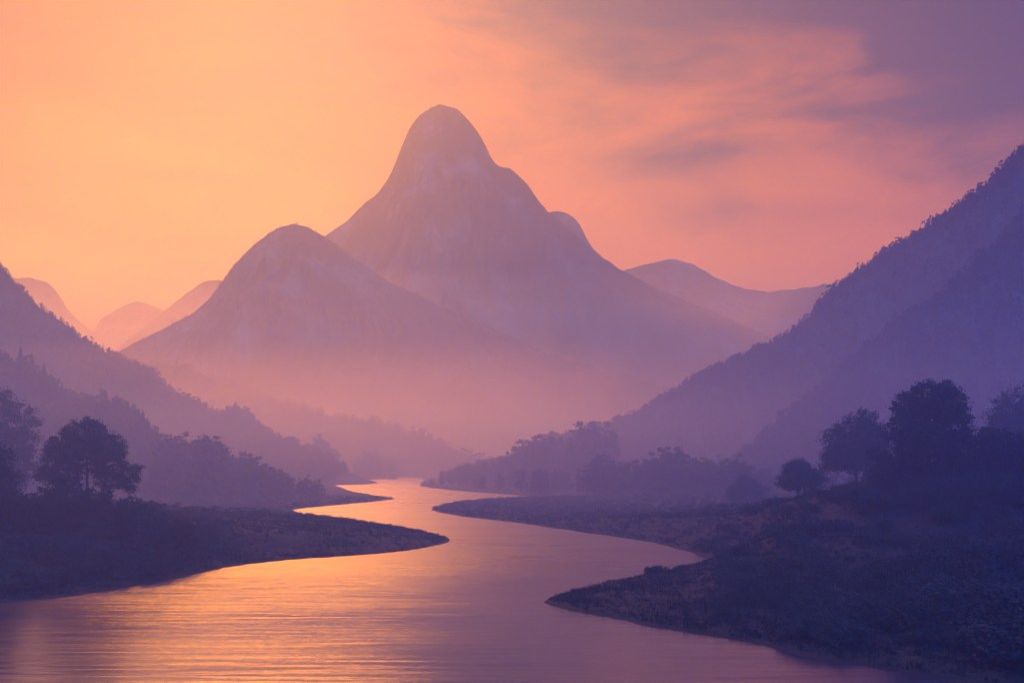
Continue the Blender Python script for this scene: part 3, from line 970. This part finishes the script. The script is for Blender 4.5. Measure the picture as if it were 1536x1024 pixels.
def box(name, lo, hi, mat, **props):
    x0, y0, z0 = lo; x1, y1, z1 = hi
    V = [(x0, y0, z0), (x1, y0, z0), (x1, y1, z0), (x0, y1, z0), (x0, y0, z1), (x1, y0, z1), (x1, y1, z1), (x0, y1, z1)]
    Q = [(0, 3, 2, 1), (4, 5, 6, 7), (0, 1, 5, 4), (1, 2, 6, 5), (2, 3, 7, 6), (3, 0, 4, 7)]
    return obj(name, mesh(name, V, Q, mat), **props)


HAZE_D, HAZE_C, HAZE_G = 0.00012, (0.57, 0.60, 0.43), 0.69
box('haze', (-AIR[0], AIR[1], -12), (AIR[0], AIR[2], AIR[3]), volume_mat('haze_air', HAZE_D, HAZE_C, HAZE_G), kind='stuff',
    label='warm violet haze filling the whole valley')


# the air thickens towards the valley floor: layers the camera stands inside
for k, (y0, top, dens, col, lab) in enumerate([(AIR[1] + 40, 190, 0.00036, (0.29, 0.37, 1.0), 'upper layer of blue valley mist'),
                                               (AIR[1] + 49, 60, 0.00100, (0.29, 0.37, 1.0), 'low layer of blue mist over the woods and meadows'),
                                               (215, 44, 0.00052, (0.42, 0.42, 1.0), 'violet mist lying over the far meadows')]):
    box('mist', (-AIR[0] + 40 + k * 9, y0, -11 + k * .5), (AIR[0] - 40 - k * 9, 1180 - 90 * k, top),
        volume_mat('mist_air', dens, col, 0.60), kind='stuff', label=lab)

box('mist', (-AIR[0] + 80, AIR[1] + 80, -10.2), (AIR[0] - 80, 300, 52), volume_mat('mist_air', 0.0011, (0.10, 0.27, 1.0), 0.45), kind='stuff',
    label='thin blue dusk mist over the near banks and water')

# brighter mist pooled farther up the valley, in front of the mountains
for k, (x0, x1, y0, y1, top, dens, lab) in enumerate([(-2600, 110, 930, 6700, 120, 0.00040, 'densest warm mist just beyond the river bend'),
                                                      (-2650, 360, 960, 6650, 126, 0.00030, 'warm mist spreading right beyond the river bend'),
                                                      (-2700, 800, 1000, 6600, 132, 0.00020, 'thin edge of the warm mist towards the right hillside'),
                                                      (-3000, 60, 1250, 6800, 240, 0.00008, 'warm mist pooled round the low ridge and mountain feet'),
                                                      (-3050, 520, 1300, 6750, 250, 0.00007, 'thinner warm mist before the feet of the tall mountain'),
                                                      (-3300, 1000, 3400, 4750, 640, 0.00066, 'warm mist between the two round mountains'),
                                                      (-5200, -900, 5750, 7700, 800, 0.00065, 'glowing mist round the faint mountains at left')]):
    box('mist', (x0, y0, -9 + k * .5), (x1, y1, top), volume_mat('mist_air', dens, (1.0, 0.84, 0.30), 0.70), kind='stuff', label=lab)

# ------------------------------------------------------------------ sky
SUN_AZ = math.radians(-13.2)
SUN_EL = math.radians(23.5)


def build_world():
    w = bpy.data.worlds.new('World'); bpy.context.scene.world = w; w.use_nodes = True
    nt = w.node_tree; N, L = nt.nodes, nt.links
    N.clear()

    def val(x):
        if isinstance(x, (int, float)):
            n = N.new('ShaderNodeValue'); n.outputs[0].default_value = x; return n.outputs[0]
        return x

    def op(o, a, b=None, c=None):
        n = N.new('ShaderNodeMath'); n.operation = o
        for i, q in enumerate((a, b, c)):
            if q is None:
                continue
            if isinstance(q, (int, float)):
                n.inputs[i].default_value = q
            else:
                L.new(q, n.inputs[i])
        return n.outputs[0]

    def mix(f, a, b):
        n = N.new('ShaderNodeMix'); n.data_type = 'RGBA'
        for s, q in ((n.inputs[0], f), (n.inputs[6], a), (n.inputs[7], b)):
            if isinstance(q, tuple):
                s.default_value = (*q, 1)
            elif isinstance(q, (int, float)):
                s.default_value = q
            else:
                L.new(q, s)
        return n.outputs[2]

    def gauss(a, b, ca, cb, sa, sb):
        u = op('DIVIDE', op('SUBTRACT', a, ca), sa); v = op('DIVIDE', op('SUBTRACT', b, cb), sb)
        s = op('ADD', op('MULTIPLY', u, u), op('MULTIPLY', v, v))
        return op('EXPONENT', op('MULTIPLY', s, -1.0))

    tc = N.new('ShaderNodeTexCoord')
    nm = N.new('ShaderNodeVectorMath'); nm.operation = 'NORMALIZE'; L.new(tc.outputs['Generated'], nm.inputs[0])
    sp = N.new('ShaderNodeSeparateXYZ'); L.new(nm.outputs[0], sp.inputs[0])
    az = op('ARCTAN2', sp.outputs['X'], sp.outputs['Y'])
    el = op('ARCSINE', sp.outputs['Z'])
    # soft large-scale cloud structure
    mp = N.new('ShaderNodeMapping'); mp.inputs['Scale'].default_value = (2.6, 2.6, 9.0)
    mp.inputs['Rotation'].default_value = (0, math.radians(-9), 0)
    L.new(nm.outputs[0], mp.inputs['Vector'])
    n1 = N.new('ShaderNodeTexNoise'); n1.inputs['Scale'].default_value = 1.6; n1.inputs['Detail'].default_value = 7
    n1.inputs['Roughness'].default_value = 0.55; n1.inputs['Distortion'].default_value = 0.5
    L.new(mp.outputs[0], n1.inputs['Vector'])
    nz = op('SUBTRACT', n1.outputs['Fac'], 0.5)
    # glow round the set sun
    q1 = op('DIVIDE', op('SUBTRACT', az, -0.42), 0.38)
    q2 = op('DIVIDE', op('SUBTRACT', el, 0.165), 0.165)
    q2 = op('MULTIPLY', q2, op('ADD', 0.65, op('MULTIPLY', op('GREATER_THAN', q2, 0.0), 0.35)))
    q = op('SQRT', op('ADD', op('MULTIPLY', q1, q1), op('MULTIPLY', q2, q2)))
    q = op('ADD', q, op('MULTIPLY', nz, 0.8))
    r = N.new('ShaderNodeValToRGB'); L.new(op('DIVIDE', q, 8.0), r.inputs['Fac'])
    cr = r.color_ramp; cr.interpolation = 'EASE'
    stops = SKY_STOPS
    cr.elements[0].position = stops[0][0] / 8; cr.elements[0].color = (*stops[0][1], 1)
    cr.elements[1].position = stops[-1][0] / 8; cr.elements[1].color = (*stops[-1][1], 1)
    for p, c in stops[1:-1]:
        e = cr.elements.new(p / 8); e.color = (*c, 1)
    col = r.outputs['Color']
    # violet cloud veils, upper middle and right
    A = lambda px: (px - 768) / F
    E = lambda py: (HY - py) / F
    mp2 = N.new('ShaderNodeMapping'); mp2.inputs['Scale'].default_value = (7.0, 7.0, 26.0)
    mp2.inputs['Rotation'].default_value = (0, math.radians(12), 0)
    L.new(nm.outputs[0], mp2.inputs['Vector'])
    n2 = N.new('ShaderNodeTexNoise'); n2.inputs['Scale'].default_value = 0.8; n2.inputs['Detail'].default_value = 4
    n2.inputs['Roughness'].default_value = 0.6; n2.inputs['Distortion'].default_value = 0.7
    L.new(mp2.outputs[0], n2.inputs['Vector'])
    nf = op('SUBTRACT', n2.outputs['Fac'], 0.5)
    # the cloud sheet hangs lower towards the right
    edge = op('ADD', op('MULTIPLY', az, -0.17), E(-6 + 0.17 * 700))
    v0 = op('ADD', op('DIVIDE', op('SUBTRACT', el, edge), 0.11), op('ADD', op('MULTIPLY', nz, 3.0), op('MULTIPLY', nf, 0.7)))
    sm = N.new('ShaderNodeMapRange'); sm.interpolation_type = 'SMOOTHSTEP'; sm.inputs['From Min'].default_value = -0.75; sm.inputs['From Max'].default_value = 0.95
    L.new(v0, sm.inputs['Value'])
    side = N.new('ShaderNodeMapRange'); side.interpolation_type = 'SMOOTHSTEP'
    side.inputs['From Min'].default_value = A(120); side.inputs['From Max'].default_value = A(760)
    side.inputs['To Min'].default_value = 0.38; side.inputs['To Max'].default_value = 1.0
    L.new(az, side.inputs['Value'])
    veil = op('MULTIPLY', sm.outputs['Result'], side.outputs['Result'])
    low = op('MULTIPLY', gauss(az, el, A(1050), E(250), 0.13, 0.020), 0.65)
    low = op('ADD', low, op('MULTIPLY', gauss(az, el, A(1230), E(330), 0.16, 0.022), 0.35))
    low = op('ADD', low, op('MULTIPLY', gauss(az, el, A(310), E(292), 0.07, 0.008), 0.35))
    low = op('ADD', low, op('MULTIPLY', gauss(az, el, A(1560), E(120), 0.20, 0.12), 0.45))
    low = op('MULTIPLY', low, op('ADD', 0.9, op('ADD', op('MULTIPLY', nz, 2.6), op('MULTIPLY', nf, 2.0))))
    streak = op('MULTIPLY', op('MAXIMUM', op('ADD', nf, -0.02), 0.0), 0.9)
    vf = op('ADD', veil, op('ADD', op('MAXIMUM', low, 0.0), streak))
    # the sheet covers the sunset quarter of the sky only; overhead and behind, the dusk sky is clear and blue
    wn = N.new('ShaderNodeMapRange'); wn.interpolation_type = 'SMOOTHSTEP'
    wn.inputs['From Min'].default_value = 0.58; wn.inputs['From Max'].default_value = 0.82
    L.new(sp.outputs['Y'], wn.inputs['Value'])
    vf = op('MULTIPLY', vf, wn.outputs['Result'])
    vf = op('MINIMUM', op('MAXIMUM', vf, 0.0), 0.97)
    col = mix(vf, col, VEIL)
    # a trace of real scattering sky
    sky = N.new('ShaderNodeTexSky'); sky.sky_type = 'NISHITA'; sky.sun_disc = False
    sky.sun_elevation = SUN_EL; sky.sun_rotation = SUN_AZ
    sky.air_density = 1.5; sky.dust_density = 4.0
    b1 = N.new('ShaderNodeBackground'); L.new(sky.outputs[0], b1.inputs['Color']); b1.inputs['Strength'].default_value = 0.004
    b2 = N.new('ShaderNodeBackground'); L.new(col, b2.inputs['Color']); b2.inputs['Strength'].default_value = SKY_STRENGTH
    ad = N.new('ShaderNodeAddShader'); L.new(b1.outputs[0], ad.inputs[0]); L.new(b2.outputs[0], ad.inputs[1])
    o = N.new('ShaderNodeOutputWorld'); L.new(ad.outputs[0], o.inputs['Surface'])


SKY_STRENGTH = 1.0
VEIL = (0.0, 0.003, 0.06)
SKY_STOPS = [(0.0, (0.95, 0.46, 0.0)), (0.5, (0.84, 0.27, 0.0)), (1.0, (0.80, 0.16, 0.0)), (1.9, (0.76, 0.16, 0.0)),
             (2.7, (0.12, 0.03, 0.08)), (4.0, (0.01, 0.03, 0.20)), (7.5, (0.01, 0.41, 1.95))]
build_world()

sun = bpy.data.lights.new('sun', 'SUN'); sun.energy = 2.2; sun.angle = math.radians(17); sun.color = (0.86, 0.30, 0.03)
so = bpy.data.objects.new('sun', sun); C.objects.link(so)
from mathutils import Vector
sd_ = Vector((math.sin(SUN_AZ) * math.cos(SUN_EL), math.cos(SUN_AZ) * math.cos(SUN_EL), math.sin(SUN_EL)))
so.rotation_euler = sd_.to_track_quat('Z', 'Y').to_euler()

# ------------------------------------------------------------------ camera and render
cam = bpy.data.cameras.new('camera'); cam.lens = 38; cam.sensor_width = 36; cam.clip_start = 0.5; cam.clip_end = 60000
cam.shift_y = (HY - 512) / 1536.0
co = bpy.data.objects.new('camera', cam); C.objects.link(co)
co.location = (0, 0, CH); co.rotation_euler = (math.radians(90), 0, 0)
S = bpy.context.scene
S.camera = co
S.render.engine = 'CYCLES'
S.view_settings.view_transform = 'Standard'; S.view_settings.look = 'None'
S.view_settings.exposure = 0.0; S.view_settings.gamma = 1.0
cy = S.cycles
cy.use_denoising = True
try:
    cy.denoiser = 'OPENIMAGEDENOISE'; cy.denoising_input_passes = 'RGB_ALBEDO_NORMAL'
except Exception as e:
    print('denoiser', e)
cy.use_adaptive_sampling = False
cy.max_bounces = 5; cy.diffuse_bounces = 1; cy.glossy_bounces = 2; cy.transmission_bounces = 1
cy.volume_bounces = 2; cy.transparent_max_bounces = 24
cy.sample_clamp_indirect = 4.0
cy.caustics_reflective = False; cy.caustics_refractive = False
